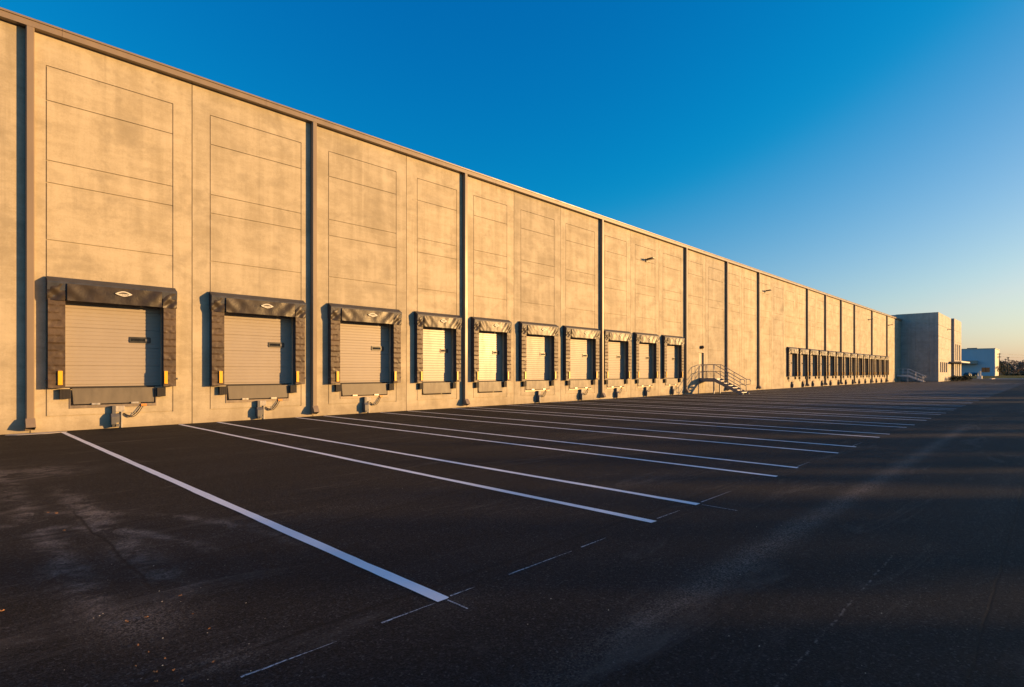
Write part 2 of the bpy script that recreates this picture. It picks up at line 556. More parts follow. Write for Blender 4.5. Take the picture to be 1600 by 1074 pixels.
def grass_ground(name, c0, c1, scale=0.5):
    a = NM(name)
    f = a.m('ADD', a.m('MULTIPLY', a.noise(scale, 6, 0.7), 0.7), a.m('MULTIPLY', a.noise(9, 3, 0.7), 0.3))
    return a.out(a.ramp(f, [(0.35, c0), (0.65, c1)]), 0.95, normal=a.bump(a.noise(9, 4), 0.8, 0.08), spec=0.05)


M['asphalt'] = asphalt()
M['line'] = line_paint()
M['chalk'] = chalk()
M['earth'] = grass_ground('dry_field', (0.07, 0.060, 0.036), (0.12, 0.10, 0.058), 0.05)
M['lawn'] = grass_ground('lawn_grass', (0.055, 0.062, 0.018), (0.13, 0.125, 0.036), 0.3)

# ------------------------------------------------------------------ ground, yard, markings
WY = 20.0                                    # wall plane


def sheet(name, x0, x1, y0, y1, z, mat, nx=1, ny=1):
    b = MB()
    b.grid(lambda u, v: (x0 + (x1 - x0) * u, y0 + (y1 - y0) * v, z), nx, ny)
    return tag(b.build(name, mat), kind='structure')


sheet('ground', -2500, 3500, -2500, 3500, -0.06, M['earth'], 8, 8)
b = MB()
b.box(-120, 184, -110, 19.97, -0.3, 0.0, 'b')
yard = tag(b.build('yard', M['asphalt']), kind='structure')

b = MB()                                     # raised verge with its kerb, beyond the end of the yard
b.box(187.4, 520, -260, 130, -0.3, 0.10, 'b')
tag(b.build('lawn', M['lawn']), kind='structure')
b = MB()
b.box(184.0, 187.4, -110, 19.9, -0.3, 0.012, 'b')
tag(b.build('road_edge', M['kerb']), kind='structure')
b = MB()                                     # kerb noses that catch the sun
b.bbox(176.0, 186.5, 10.9, 11.5, -0.1, 0.16)
b.bbox(187.0, 187.4, -60, 11.4, -0.1, 0.15)
tag(b.build('kerb', M['kerb']), kind='structure')
b = MB()
b.grid(lambda u, v: (440 + 6 * math.sin(3 * v) + 10 * u, -300 + 500 * v, 0.75), 1, 6)
tag(b.build('road', M['kerb']), kind='structure')

line_x = [2.58, 5.52, 6.64, 9.28, 10.37, 12.83, 14.16, 16.63, 17.67, 20.18, 21.31, 23.60, 24.74]
k = 0
while line_x[-1] < 112:
    line_x += [27.25 + 3.62 * k, 28.38 + 3.62 * k]
    k += 1
for i, x in enumerate(line_x):
    b = MB()
    w = 0.055
    y0, y1 = 3.18 + R.uniform(-.03, .03), (19.5 if i == 0 else 19.8)

    def edge(u, v, x=x, y0=y0, y1=y1, w=w, i=i):
        y = y0 + (y1 - y0) * v
        j = noise.noise(Vector((i * 7.3, y * 0.8, u * 3))) * 0.012 + noise.noise(Vector((i * 3.1, y * 6, u * 9))) * 0.005
        return (x + (u - .5) * 2 * w + j, y + (noise.noise(Vector((x, u * 20, 3))) * .012 if v in (0, 1) else 0), 0.004)
    b.grid(edge, 4 if i == 0 else 1, 90 if i < 5 else 40)
    o = b.build('parking_line', M['line'], fix=False)
    tag(o, kind='structure')
for (x0, x1, y) in ((1.17, 1.73, 3.15), (2.06, 2.50, 3.17), (2.66, 2.90, 3.19), (3.27, 4.10, 3.19), (4.25, 4.66, 3.20), (5.68, 6.20, 3.21), (6.78, 7.7, 3.22), (10.5, 11.2, 3.23), (14.3, 15.2, 3.25)):
    b = MB()
    b.grid(lambda u, v: (x0 + (x1 - x0) * u, y + (v - .5) * 0.014 * (1.3 - u) + noise.noise(Vector((u * 6, x0, 0))) * .006, 0.003), 14, 1)
    tag(b.build('chalk_mark', M['chalk'], fix=False), kind='structure')
for x in (2.60, 6.66):
    b = MB()
    b.grid(lambda u, v: (x + (v - .5) * 0.014, 3.15 - 0.22 * u * (2 if x > 3 else 1), 0.003), 8, 1)
    tag(b.build('chalk_mark', M['chalk'], fix=False), kind='structure')

b = MB()
pts = []
for k in range(18):
    w = 2 * math.pi * k / 18
    pts.append((2.05 + .62 * math.cos(w) * (1 + .12 * math.sin(3 * w)), 19.62 + .22 * math.sin(w) * (1 + .15 * math.cos(5 * w)), 0.006))
b.prism([(p[0], p[1], .001) for p in pts], (0, 0, .007))
tag(b.build('concrete_patch', M['kerb']), kind='structure')

# ------------------------------------------------------------------ warehouse
WALL_TOP = 10.95
CAP0, CAP1 = 10.93, 11.15
ROWS = [9.14, 7.49, 6.88, 5.30]
ROWS_PLAIN = [9.14, 7.49, 6.88, 5.30, 3.45, 1.55]
joints = [-14.0, -10.0, -6.1, -2.2, 1.94, 5.92, 10.02, 14.24, 17.68, 20.9, 24.69, 28.56, 31.94, 35.58, 39.42, 42.91, 46.71, 50.08,
          53.81, 57.44, 60.88, 64.4, 68.09, 71.5, 74.99, 78.4, 81.87, 85.2, 88.61, 92.0, 95.4, 98.93, 102.4, 105.9, 109.45, 113.2, 117.0, 121.49]
rects = {1.94: (2.28, 5.37), 5.92: (6.46, 9.56), 10.02: (10.65, 13.72), 14.24: (14.81, 17.05), 17.68: (18.11, 20.38), 20.9: (21.42, 24.13),
         24.69: (25.15, 27.93), 28.56: (29.0, 31.45), 31.94: (32.49, 35.06), 35.58: (36.16, 38.82)}
spouts = [1.94, 10.02, 17.50, 28.56, 39.42, 46.71, 53.81, 68.09, 74.99, 81.87, 88.61, 98.93, 109.45]
# (left pad edge, right pad edge) measured on the wall plane
near_docks = [(2.29, 5.40), (6.44, 9.60), (10.63, 13.80), (14.65, 17.12), (17.95, 20.45), (21.25, 24.20), (24.90, 28.10), (28.70, 31.65), (32.28, 35.18), (35.98, 38.82)]
far_x = [61.7 + 3.52 * i for i in range(14)]
far_docks = [(x, x + 2.85) for x in far_x]
docks = near_docks + far_docks
PADW = 3.11                                   # width of the dock as modelled, at scale 1

wh = empty('warehouse', (0, WY, 0), 'very long tan concrete warehouse with a taupe roof edge and rows of loading docks', 'warehouse')


def panel(x0, x1, rect, rows, openings, z0=-0.06, z1=WALL_TOP):
    """precast panel: front sheet with real grooves and door openings; y = 0 is the face"""
    g = 0.011
    gd = 0.035
    a0, a1 = x0 + g, x1 - g
    xs = {a0, a1}
    zs = {z0, z1}
    vert, horiz = [], []
    if rect:
        rl, rr = rect
        for r_ in (rl, rr):
            vert.append((r_ - .012, r_ + .012, 0.42, 10.09))
            xs |= {r_ - .012, r_ + .012}
        for zz in [10.09] + rows + [0.42]:
            horiz.append((rl - .010, rr + .010, zz - .011, zz + .011))
            zs |= {zz - .011, zz + .011}
    for (l, r_, lo, hi) in openings:
        xs |= {l, r_}
        zs |= {lo, hi}
    xs = sorted(q for q in xs if a0 <= q <= a1)
    zs = sorted(zs)
    nx, nz = len(xs) - 1, len(zs) - 1
    D = [[0.0] * nz for _ in range(nx)]
    for i in range(nx):
        for j in range(nz):
            cx, cz = (xs[i] + xs[i + 1]) / 2, (zs[j] + zs[j + 1]) / 2
            for (l, r_, lo, hi) in vert + horiz:
                if l - 1e-6 <= cx <= r_ + 1e-6 and lo - 1e-6 <= cz <= hi + 1e-6:
                    D[i][j] = gd
            for (l, r_, lo, hi) in openings:
                if l < cx < r_ and lo < cz < hi:
                    D[i][j] = 0.30
    b = MB()
    for i in range(nx):
        for j in range(nz):
            d = D[i][j]
            b.face([(xs[i], d, zs[j]), (xs[i + 1], d, zs[j]), (xs[i + 1], d, zs[j + 1]), (xs[i], d, zs[j + 1])])
            if i + 1 < nx and D[i + 1][j] != d:
                e = D[i + 1][j]
                x = xs[i + 1]
                q = [(x, d, zs[j]), (x, e, zs[j]), (x, e, zs[j + 1]), (x, d, zs[j + 1])]
                b.face(q)
            if j + 1 < nz and D[i][j + 1] != d:
                e = D[i][j + 1]
                z = zs[j + 1]
                b.face([(xs[i], d, z), (xs[i + 1], d, z), (xs[i + 1], e, z), (xs[i], e, z)])
    for x in (a0, a1):
        col = 0 if x == a0 else nx - 1
        for j in range(nz):
            b.face([(x, D[col][j], zs[j]), (x, 0.36, zs[j]), (x, 0.36, zs[j + 1]), (x, D[col][j], zs[j + 1])])
    b.face([(a0, 0, z1), (a1, 0, z1), (a1, 0.36, z1), (a0, 0.36, z1)])
    return b


for x0, x1 in zip(joints, joints[1:]):
    openings = []
    for n_, (l, r_) in enumerate(docks):
        s = (r_ - l) / PADW
        c = (l + r_) / 2
        lo_, hi_ = max(x0 + .02, c - 1.22 * s), min(x1 - .02, c + 1.22 * s)
        if hi_ - lo_ > 0.15:
            openings.append((lo_, hi_, 1.20, 3.85))
        lo_, hi_ = max(x0 + .02, c - 1.05 * s), min(x1 - .02, c + 1.06 * s)
        if hi_ - lo_ > 0.15:
            openings.append((lo_, hi_, 0.64, 1.20))
    if x0 == 39.42:
        openings.append((41.66, 42.62, 1.17, 3.22))
    rect = rects.get(x0, (x0 + .52, x1 - .52) if x1 - x0 > 2 and x0 != -2.2 else None)
    plain = not openings or x0 == 39.42
    p = panel(x0, x1, rect, ROWS_PLAIN if plain and x0 > 39 else ROWS, openings).build('wall_panel', M['concrete'], wh)
    # stagger the texture from panel to panel: each panel carries its own origin
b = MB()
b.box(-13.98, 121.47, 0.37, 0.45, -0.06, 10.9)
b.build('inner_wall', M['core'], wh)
b = MB()
b.box(-14.0, -13.7, 0.46, 62, -0.06, 10.9)
b.box(-13.69, 170.0, 61.6, 62, -0.06, 10.9)
b.box(169.7, 170.0, 0.46, 61.59, -0.06, 10.9)
b.build('rear_wall', M['concrete'], wh)
b = MB()
b.box(-14.0, 170.0, 0.40, 62, 10.951, 11.06)
b.build('roof', M['roof'], wh)
b = MB()                                     # roof edge: fascia, soffit and drip lip
prof = [(0.38, CAP0 + .021), (0.0, CAP0 + .021), (0.0, CAP0), (-0.20, CAP0), (-0.20, CAP1 - .062), (-0.208, CAP1 - .055), (-0.232, CAP1 - .055), (-0.236, CAP1 - .008), (-0.225, CAP1), (0.38, CAP1)]
xs = [-14.2 + 5.6 * i for i in range(24)] + [121.48]
for q0, q1 in zip(xs, xs[1:]):
    b.extrude_x(prof, q0 + .003, q1 - .003)
b.build('roof_edge', M['taupe'], wh)

for i, x in enumerate(spouts):
    b = MB()
    xl, xr = x - .105, x + .075
    z0 = 0.40
    pts = [(xl, 0, 0), (xl, -0.17, 0), (xl + .02, -0.192, 0), (xr - .02, -0.192, 0), (xr, -0.17, 0), (xr, 0, 0)]
    b.prism([(p[0], p[1], z0) for p in pts], (0, 0, CAP0 - z0))
    if i == 0:
        pass
    b2 = MB()
    w = 0.012
    # flared shoe that throws the water away from the wall
    A = [(xl - w, -.01, z0), (xr + w, -.01, z0), (xr + w, -.205, z0), (xl - w, -.205, z0)]
    Bq = [(xl - w, -.03, .20), (xr + w, -.03, .20), (xr + w, -.30, .27), (xl - w, -.30, .27)]
    Cq = [(xl - w, -.12, .08), (xr + w, -.12, .08), (xr + w, -.35, .17), (xl - w, -.35, .17)]
    for P, Q in ((A, Bq), (Bq, Cq)):
        for u in range(4):
            v = (u + 1) % 4
            b2.face([P[u], P[v], Q[v], Q[u]])
    b2.face(A)
    inset = [tuple(Vector(q) * 1.0 + Vector((0, 0.02, 0.03))) for q in Cq]
    b2.mi = 1
    b2.face(inset)  # black colour stands for the shade inside the open mouth
    sp_ = b.build('downspout', M['taupe'], wh)
    b2.build('shoe', [M['taupe'], M['plastic']], sp_)

# personnel door at the top of the stairs
b = MB()
b.box(41.70, 42.58, 0.12, 0.16, 1.20, 3.19)
dl = b.build('personnel_door', M['doorleaf'], wh)
b = MB()
b.box(42.44, 42.52, 0.07, 0.118, 2.15, 2.22)
b.box(42.47, 42.49, 0.03, 0.068, 2.17, 2.19)
b.build('handle', M['steel'], dl)
b = MB()
b.box(41.65, 41.70, -.012, 0.2, 1.19, 3.24)
b.box(42.58, 42.63, -.012, 0.2, 1.19, 3.24)
b.box(41.70, 42.58, -.012, 0.2, 3.19, 3.24)
b.build('door_frame', M['doorleaf'], dl)


# ------------------------------------------------------------------ loading docks
def eye_outline(n, w, h, droop=0.0):
    pts = []
    for k in range(n + 1):
        t = -1 + 2 * k / n
        pts.append((t * w, h * (1 - abs(t) ** 1.7)))
    for k in range(1, n):
        t = 1 - 2 * k / n
        pts.append((t * w, -h * (1 - abs(t) ** 1.7) * 0.85))
    return pts


def make_dock(narrow):
    root = empty('loading_dock', (0, WY, 0), 'loading dock', 'loading dock', 'loading docks along the warehouse wall')
    # --- door with pressed ribs
    prof = []
    z = 1.19
    k = 0
    front = 0.16
    while z < 3.86:
        sec = (k % 5 == 0)
        dd = 0.016 if sec else 0.007
        prof += [(front, z), (front, z + .083), (front + dd, z + .094), (front + dd, z + .100)]
        z += .109
        k += 1
    prof += [(front, z), (0.21, z), (0.21, 1.19)]
    b = MB()
    b.extrude_x(prof, -1.24, 1.24)
    door = b.build('dock_door', M['door_gloss' if narrow else 'door'], root)
    b = MB()                                  # vision window, rounded black surround and glass
    x0, x1, z0, z1 = .40, .96, 2.535, 2.715
    r = .035
    pts = []
    for cx, cz, a0 in ((x1 - r, z0 + r, -90), (x1 - r, z1 - r, 0), (x0 + r, z1 - r, 90), (x0 + r, z0 + r, 180)):
        for s in range(4):
            a = math.radians(a0 + 30 * s)
            pts.append((cx + r * math.cos(a), 0.158, cz + r * math.sin(a)))
    b.prism(pts, (0, -.022, 0))
    b.mi = 1
    b.box(x0 + .045, x1 - .16, .130, .1355, z0 + .05, z1 - .05)
    b.mi = 2
    b.box(x1 - .15, x1 - .07, .129, .1355, z0 + .055, z1 - .055)
    b.build('vision_window', [M['plastic'], M['glass'], M['hook']], door)
    b = MB()
    b.box(-1.24, 1.24, .13, .159, 1.185, 1.235)
    b.build('bottom_seal', M['rubber'], door)

    # --- side pads with overlapping pleats
    for side in (-1, 1):
        xo, xi = (-1.555, -1.18) if side < 0 else (1.555, 1.215)
        b = MB()
        n_p = 12
        zb, zt = 1.205, 3.70
        hz = (zt - zb) / n_p
        nseg = 8

        def pad(u, v, xo=xo, xi=xi, side=side):
            q = v * n_p
            kq = min(int(q + 1e-6), n_p - 1)
            fr = q - kq
            x = xo + (xi - xo) * u
            zz = zb + (zt - zb) * v
            y = -0.215 - 0.020 * (1 - fr)
            wr = noise.noise(Vector((x * 9 + side * 5, zz * 13, 2.0))) * .020 + noise.noise(Vector((x * 22, zz * 30 + x * 25 * side, 7))) * .011
            e = min(u, 1 - u)
            y += wr * (1 if e > .05 else 0.2)
            return (x, y, zz)
        # sampled so that each pleat steps at its lower edge
        rows = []
        for kq in range(n_p):
            for fr in (0.0, .18, .36, .55, .75, .97):
                rows.append((kq, fr))
        bb = len(b.v)
        for kq, fr in rows:
            for i in range(nseg + 1):
                u = i / nseg
                x = xo + (xi - xo) * u
                zz = zb + hz * (kq + fr)
                y = -0.222 - 0.0045 * (1 - fr)
                crum = 1.0 if kq % 2 == 0 else .25
                wr = (noise.noise(Vector((x * 7 + side * 5, zz * 9, 2.0))) * .012 + noise.noise(Vector((x * 16, zz * 18 + x * 26 * side, 7))) * .024) * crum
                y += wr * (1 if 0 < i < nseg else .25)
                b.v.append((x, y, zz))
        for j in range(len(rows) - 1):
            for i in range(nseg):
                q = bb + j * (nseg + 1) + i
                b.f.append((q, q + 1, q + nseg + 2, q + nseg + 1))
                b.m.append(0)
                b.s.append(rows[j][0] == rows[j + 1][0])
        b.mi = 1
        yb = -.196
        xa, xb_ = min(xo, xi), max(xo, xi)
        b.box(xa, xb_, yb, -0.001, zb, zt)
        pd = b.build('side_pad', [M['pleat'], M['side']], root)
        b = MB()
        gx0, gx1 = (-1.345, -1.245) if side < 0 else (1.225, 1.315)
        b.box(gx0, gx1, -.268, -.244, 1.29, 1.68)
        b.build('guide_strip', M['yellow'], pd)
        b = MB()
        hx = -1.565 if side < 0 else 1.60
        b.tube([(hx - .03, -.12, 1.44), (hx + .03, -.12, 1.44)], .03, 8)
        b.build('strap_ring', M['hook'], pd)

    # --- header hood: sloped top, hanging crumpled curtain and corner flaps
    b = MB()
    b.smooth = True
    yf = -0.285

    def curtain(u, v):
        x = -1.15 + 2.30 * u
        zz = 4.10 - (4.10 - 3.63) * v
        cdist = min(u, 1 - u) * 2.3
        fold = math.exp(-cdist / .55)
        diag = math.sin((cdist * 11 + (1 - v) * 5.0)) * .017 * fold
        sway = noise.noise(Vector((x * 2.6, zz * 1.2, 4))) * .026 * v + noise.noise(Vector((x * 5, zz * 1.5, 9))) * .012 * v
        return (x, yf - .012 + diag + sway - .02 * v, zz + noise.noise(Vector((x * 2, 1, 1))) * .012 * v)
    b.grid(curtain, 60, 14)
    for side in (-1, 1):
        def flap(u, v, side=side):
            x = side * (1.19 + .385 * u)
            zz = 4.08 - .46 * v
            w_ = math.sin((u * 6 * side + v * 7)) * .014 + noise.noise(Vector((x * 5, zz * 6, 3))) * .026
            return (x, yf + .016 + w_ + .05 * u * v, zz + noise.noise(Vector((x * 5, side, 1))) * .02 * v)
        b.grid(flap, 14, 14)
    b.smooth = False
    b.mi = 1
    prof = [(-.001, 4.28), (-.055, 4.285), (-.275, 4.145), (-.283, 4.10), (-.262, 3.90), (-.225, 3.90), (-.225, 3.705), (-.001, 3.705)]
    b.extrude_x(prof, -1.575, 1.575)
    b.mi = 0
    b.box(-1.17, 1.17, -.262, -.235, 3.635, 3.704)          # lower edge rod behind the curtain
    hood = b.build('header_hood', [M['vinyl'], M['side']], root)
    b = MB()                                  # sewn emblem: pale pointed oval, dark arch, row of small letters
    ex, ez, ey = .16, 3.93, -.345
    pts = [(ex + p[0], ey, ez + p[1]) for p in eye_outline(16, .215, .082)]
    b.prism([(p[0], p[1], p[2]) for p in pts], (0, .008, 0))
    b.mi = 1
    arch = []
    for s in range(13):
        t = -1 + s / 6
        arch.append((ex + t * .135, ey - .003, ez + .048 * (1 - t * t) + .003))
    for s in range(13):
        t = 1 - s / 6
        arch.append((ex + t * .135, ey - .003, ez + .010 * (1 - t * t) - .006))
    b.prism(arch, (0, .0025, 0))
    for s, (w_, h_) in enumerate(((.024, .022), (.034, .026), (.030, .030), (.030, .030), (.032, .024))):
        lx = ex - .105 + s * .047
        b.prism([(lx, ey - .003, ez - .040), (lx + w_, ey - .003, ez - .040), (lx + w_ * .8, ey - .003, ez - .040 + h_), (lx + w_ * .3, ey - .003, ez - .040 + h_)], (0, .0025, 0))
    b.build('emblem', [M['white'], M['ink']], hood)

    # --- bumpers
    for xa, xb_ in ((-1.29, -1.05), (1.07, 1.30)):
        b = MB()
        n_l = 8
        w_ = (xb_ - xa) / n_l
        for q in range(n_l):
            b.box(xa + q * w_ + .002, xa + (q + 1) * w_ - .002, -.125 + (.004 if q % 2 else 0), -.001, .90, 1.17)
        b.box(xa - .004, xb_ + .004, -.108, -.0015, .925, .95)
        b.box(xa - .004, xb_ + .004, -.108, -.0015, 1.12, 1.145)
        b.build('bumper', M['rubber'], root)

    # --- dock leveller in its pit
    b = MB()
    zb_ = .735 if not narrow else .70
    b.prism([(-.97, -.035, zb_), (1.00, -.035, zb_), (1.02, -.012, 1.183), (-1.0, -.012, 1.183)], (0, .035, 0))
    if narrow:
        b.box(-.97, 1.0, -.045, -.0365, .70, .74)
    lev = b.build('leveller_lip', M['lip'], root)
    if not narrow:
        for xa in (-.56, .40):
            b = MB()
            b.box(xa, xa + .20, -.075, -.037, .705, .755)
            b.build('lip_keeper', M['steel'], lev)
        b = MB()
        b.box(-1.06, 1.07, -.018, -.001, .615, .70)
        b.box(-1.06, -1.035, -.018, -.001, .7005, 1.17)
        b.box(1.045, 1.07, -.018, -.001, .7005, 1.17)
        b.build('pit_angle', M['curb_steel'], root)
        # --- trailer restraint
        b = MB()
        b.box(-.085, .0, -.15, -.003, .38, .655)
        b.prism([(-.12, -.24, .12), (-.12, -.003, .12), (-.12, -.003, .43), (-.12, -.17, .43), (-.12, -.24, .34)], (.12, 0, 0))
        b.prism([(-.09, -.17, .03), (-.09, -.02, .03), (-.09, -.02, .12), (-.09, -.20, .12)], (.06, 0, 0))
        b.prism([(.02, -.14, .16), (.02, -.003, .16), (.02, -.003, .42), (.02, -.09, .42), (.02, -.14, .34)], (.075, 0, 0))
        b.box(.02, .11, -.10, -.004, .04, .115)
        rs = b.build('trailer_restraint', M['hook'], root)
        b = MB()
        b.box(.005, .245, -.045, -.003, .475, .645)
        for px_, pz_ in ((.04, .62), (.215, .62), (.04, .50), (.215, .50)):
            b.box(px_ - .012, px_ + .012, -.056, -.046, pz_ - .012, pz_ + .012)
        b.box(.155, .185, -.045, -.003, .0, .474)
        b.build('mounting_plate', M['plate'], rs)
        b = MB()
        for dq in (0, .045):
            path = []
            for s in range(15):
                t = s / 14
                path.append((.21 + (.52 - dq) * t ** .9, -.045 - .03 * math.sin(3.1 * t), .43 + (.215 + dq * .4) * t ** 2.2 - (.19 - dq) * math.sin(math.pi * min(1, t * 1.02)) * (1 - t * .45)))
            b.tube(path, [.018 if s < 5 else .011 for s in range(15)], 6)
        b.mi = 1
        b.box(.66, .80, -.06, -.019, .625, .685)
        b.build('cable', [M['cable'], M['orange']], rs)
    return root


wide = make_dock(False)
slim = make_dock(True)
dock_labels = [
    'largest looking loading dock, dark hood with white logo, just after the first downspout',
    'loading dock with brown hood and logo, just before the second downspout',
    'loading dock with crumpled gold hood just past the second downspout',
    'slim loading dock with bright door and no hook below, just before the third downspout',
    'slim loading dock with bright door and no hook below, just past the third downspout',
    'middle loading dock of the three between the third and fourth downspouts',
    'loading dock directly before the fourth downspout, its pad touching the pipe',
    'loading dock directly past the fourth downspout, first of a close set of three',
    'loading dock under the first wall lamp, middle of the set past the fourth downspout',
    'last loading dock of the near row, directly before the downspout by the stairs',
]
ordn = ['first', 'second', 'third', 'fourth', 'fifth', 'sixth', 'seventh', 'eighth', 'ninth', 'tenth', 'eleventh', 'twelfth', 'thirteenth', 'last']
dock_labels += ['%s loading dock of the far row of fourteen, counted from the bare wall' % o_ for o_ in ordn]
used = set()
for i, (l, r_) in enumerate(docks):
    src = slim if i in (3, 4) else wide
    o = src if src.name not in used else copy_tree(src)
    used.add(src.name)
    o.location = ((l + r_) / 2, WY, 0)
    o.scale = ((r_ - l) / PADW, 1, 1)
    o['label'] = dock_labels[i]
    o['category'] = 'loading dock'
    o['group'] = 'docks of the near row' if i < 10 else 'docks of the far row'

# ------------------------------------------------------------------ wall lamps and alarm
b = MB()
lamp = empty('wall_lamp', (0, WY, 0), '', 'wall lamp', 'lamps high on the concrete walls')
b.box(-.09, .09, -.06, -.002, -.10, .12)
b.tube([(0, -.05, .02), (0, -.16, .05)], .035, 8)
b.build('arm', M['bronze'], lamp)
b = MB()
b.prism([(-.19, -.14, .03), (.19, -.14, .03), (.21, -.45, .055), (.15, -.58, .075), (-.15, -.58, .075), (-.21, -.45, .055)], (0, -.005, .075))
hd = b.build('lamp_head', M['bronze'], lamp)
b = MB()
b.box(-.13, .13, -.50, -.24, .028, .036)
b.build('lens', M['lens'], hd)
for i, (x, y, z, lab) in enumerate(((33.9, WY, 9.22, 'bronze wall lamp high above the ninth dock, closest of the lamps'),
                                    (55.6, WY, 9.35, 'bronze wall lamp on the bare wall between the two dock rows'),
                                    (97.3, WY, 9.45, 'bronze wall lamp just before the last but one downspout'),
                                    (111.2, WY, 9.45, 'bronze wall lamp just past the last downspout, near the shaded corner'),
                                    (133.0, 14.57, 9.60, 'bronze wall lamp on the sunlit front of the office block'))):
    o = lamp if i == 0 else copy_tree(lamp)
    o.location = (x, y, z)
    o['label'] = lab
b = MB()
al = empty('door_lamp', (42.1, WY, 3.60), 'small dark dome lamp over the personnel door', 'door lamp')
b.tube([(0, -.002, 0), (0, -.07, 0)], .13, 12)
b.build('back_plate', M['bronze'], al)
b = MB()
b.tube([(0, -.07, .01), (0, -.14, .0), (0, -.22, -.03)], [.12, .14, .08], 12)
b.build('dome', M['bronze'], al)


# ------------------------------------------------------------------ steel stairs
def make_stairs(name, x0, label, wid=1.07, depth=1.26, run=2.05, top=1.17, pale=False):
    root = empty(name, (x0, WY, 0), label, 'stairs', 'steel stairs up to wall doors')
    ms, mr = (M['pale_steel'], M['pale_steel']) if pale else (M['stair'], M['rail'])
    y1 = -depth
    y2 = -depth - run
    b = MB()
    b.box(.005, wid - .005, y1, -.03, top - .04, top)
    b.build('platform', M['tread'], root)
    b = MB()
    b.box(-.05, 0, y1, -.03, top - .26, top + .02)
    b.box(wid, wid + .05, y1, -.03, top - .26, top + .02)
    b.box(0.001, wid - .001, y1 + .002, y1 + .05, top - .26, top - .045)
    b.build('platform_frame', ms, root)
    for xx in (-.05, wid):
        b = MB()
        b.prism([(xx, y1 - .001, top + .02), (xx, y1 - .001, top - .26), (xx, y2 + .16, -.0), (xx, y2 - .12, -.0), (xx, y2 - .12, .10)], (.05, 0, 0))
        b.build('stringer', ms, root)
    ns = 6
    for s in range(ns):
        b = MB()
        z = top - top / (ns + 1) * (s + 1)
        y = y1 - run / (ns) * (s + .5) + .02
        b.box(.003, wid - .003, y - .16, y + .14, z - .035, z)
        b.box(.003, wid - .003, y - .164, y - .1605, z - .06, z + .002)
        b.build('tread', M['tread'], root)
    b = MB()
    b.box(-.04, .04, y1 + .04, y1 + .12, 0, top - .265)
    b.build('support_post', ms, root)
    b = MB()
    b.box(wid - .03, wid + .05, y1 + .04, y1 + .12, 0, top - .265)
    b.build('support_post', ms, root)
    for xx in (-.025, wid + .025):
        b = MB()
        r = .027
        h1, h2 = 1.07, .55
        slope = top / run
        for h in (h1, h2):
            path = [(xx, -.05, top + h), (xx, y1, top + h), (xx, y2 + .1, top + h - (run - .1) * slope)]
            if h == h1:
                path += [(xx, y2 - .16, path[-1][2] - .02), (xx, y2 - .22, path[-1][2] - .1), (xx, y2 - .22, path[-1][2] - .36), (xx, y2 + .1, path[-1][2] - .42)]
            b.tube(path, r, 6)
        for yy in (-.06, -.06 - (depth - .06) / 2, y1 + .03):
            b.tube([(xx, yy, top), (xx, yy, top + h1)], r, 6)
        b.tube([(xx, y1 - run * .5, top - run * .5 * slope + .0), (xx, y1 - run * .5, top + h1 - run * .5 * slope)], r, 6)
        b.tube([(xx, y2 + .1, .12), (xx, y2 + .1, top + h1 - (run - .1) * slope)], r, 6)
        for q in range(10):
            yy = -.1 - (depth - .14) * (q + .5) / 10
            b.tube([(xx, yy, top + .1), (xx, yy, top + h2)], .008, 4)
        b.build('railing', mr, root)
    return root


make_stairs('steel_stairs', 41.78, 'grey steel stairs with tube railings climbing to the personnel door past the near docks')
make_stairs('steel_stairs', 117.9, 'distant pale steel stairs in the shade of the office block', depth=1.6, run=2.2, pale=True)

# ------------------------------------------------------------------ office block at the far end
OX, OY = 121.5, 14.57
TX, TY, TX1 = 138.3, 14.12, 149.7
ob = empty('office_block', (OX, OY, 0), 'concrete office block at the warehouse end, dark shaded side and sunlit front', 'office building')


def office_panel(pts_x, pts_z, openings, along, z1):
    pass


def front_wall(x0, x1, y, z1, holes, gx, gz, depth=0.35, z0=-0.06):
    """wall facing -y with recessed holes and grooves; returns MB in local coordinates of ob"""
    xs, zs = {x0, x1}, {z0, z1}
    for l, r_, lo, hi in holes:
        xs |= {l, r_}
        zs |= {lo, hi}
    for g in gx:
        xs |= {g - .03, g + .03}
    for g in gz:
        zs |= {g - .03, g + .03}
    xs, zs = sorted(xs), sorted(zs)
    nx, nz = len(xs) - 1, len(zs) - 1

    def dep(i, j):
        cx, cz = (xs[i] + xs[i + 1]) / 2, (zs[j] + zs[j + 1]) / 2
        for l, r_, lo, hi in holes:
            if l < cx < r_ and lo < cz < hi:
                return depth
        if any(abs(cx - g) < .031 for g in gx) or any(abs(cz - g) < .031 for g in gz):
            return .05
        return 0.0
    D = [[dep(i, j) for j in range(nz)] for i in range(nx)]
    b = MB()
    for i in range(nx):
        for j in range(nz):
            d = D[i][j]
            b.face([(xs[i], y + d, zs[j]), (xs[i + 1], y + d, zs[j]), (xs[i + 1], y + d, zs[j + 1]), (xs[i], y + d, zs[j + 1])])
            if i + 1 < nx and D[i + 1][j] != d:
                e = D[i + 1][j]
                b.face([(xs[i + 1], y + d, zs[j]), (xs[i + 1], y + e, zs[j]), (xs[i + 1], y + e, zs[j + 1]), (xs[i + 1], y + d, zs[j + 1])])
            if j + 1 < nz and D[i][j + 1] != d:
                e = D[i][j + 1]
                b.face([(xs[i], y + d, zs[j + 1]), (xs[i + 1], y + d, zs[j + 1]), (xs[i + 1], y + e, zs[j + 1]), (xs[i], y + e, zs[j + 1])])
    return b


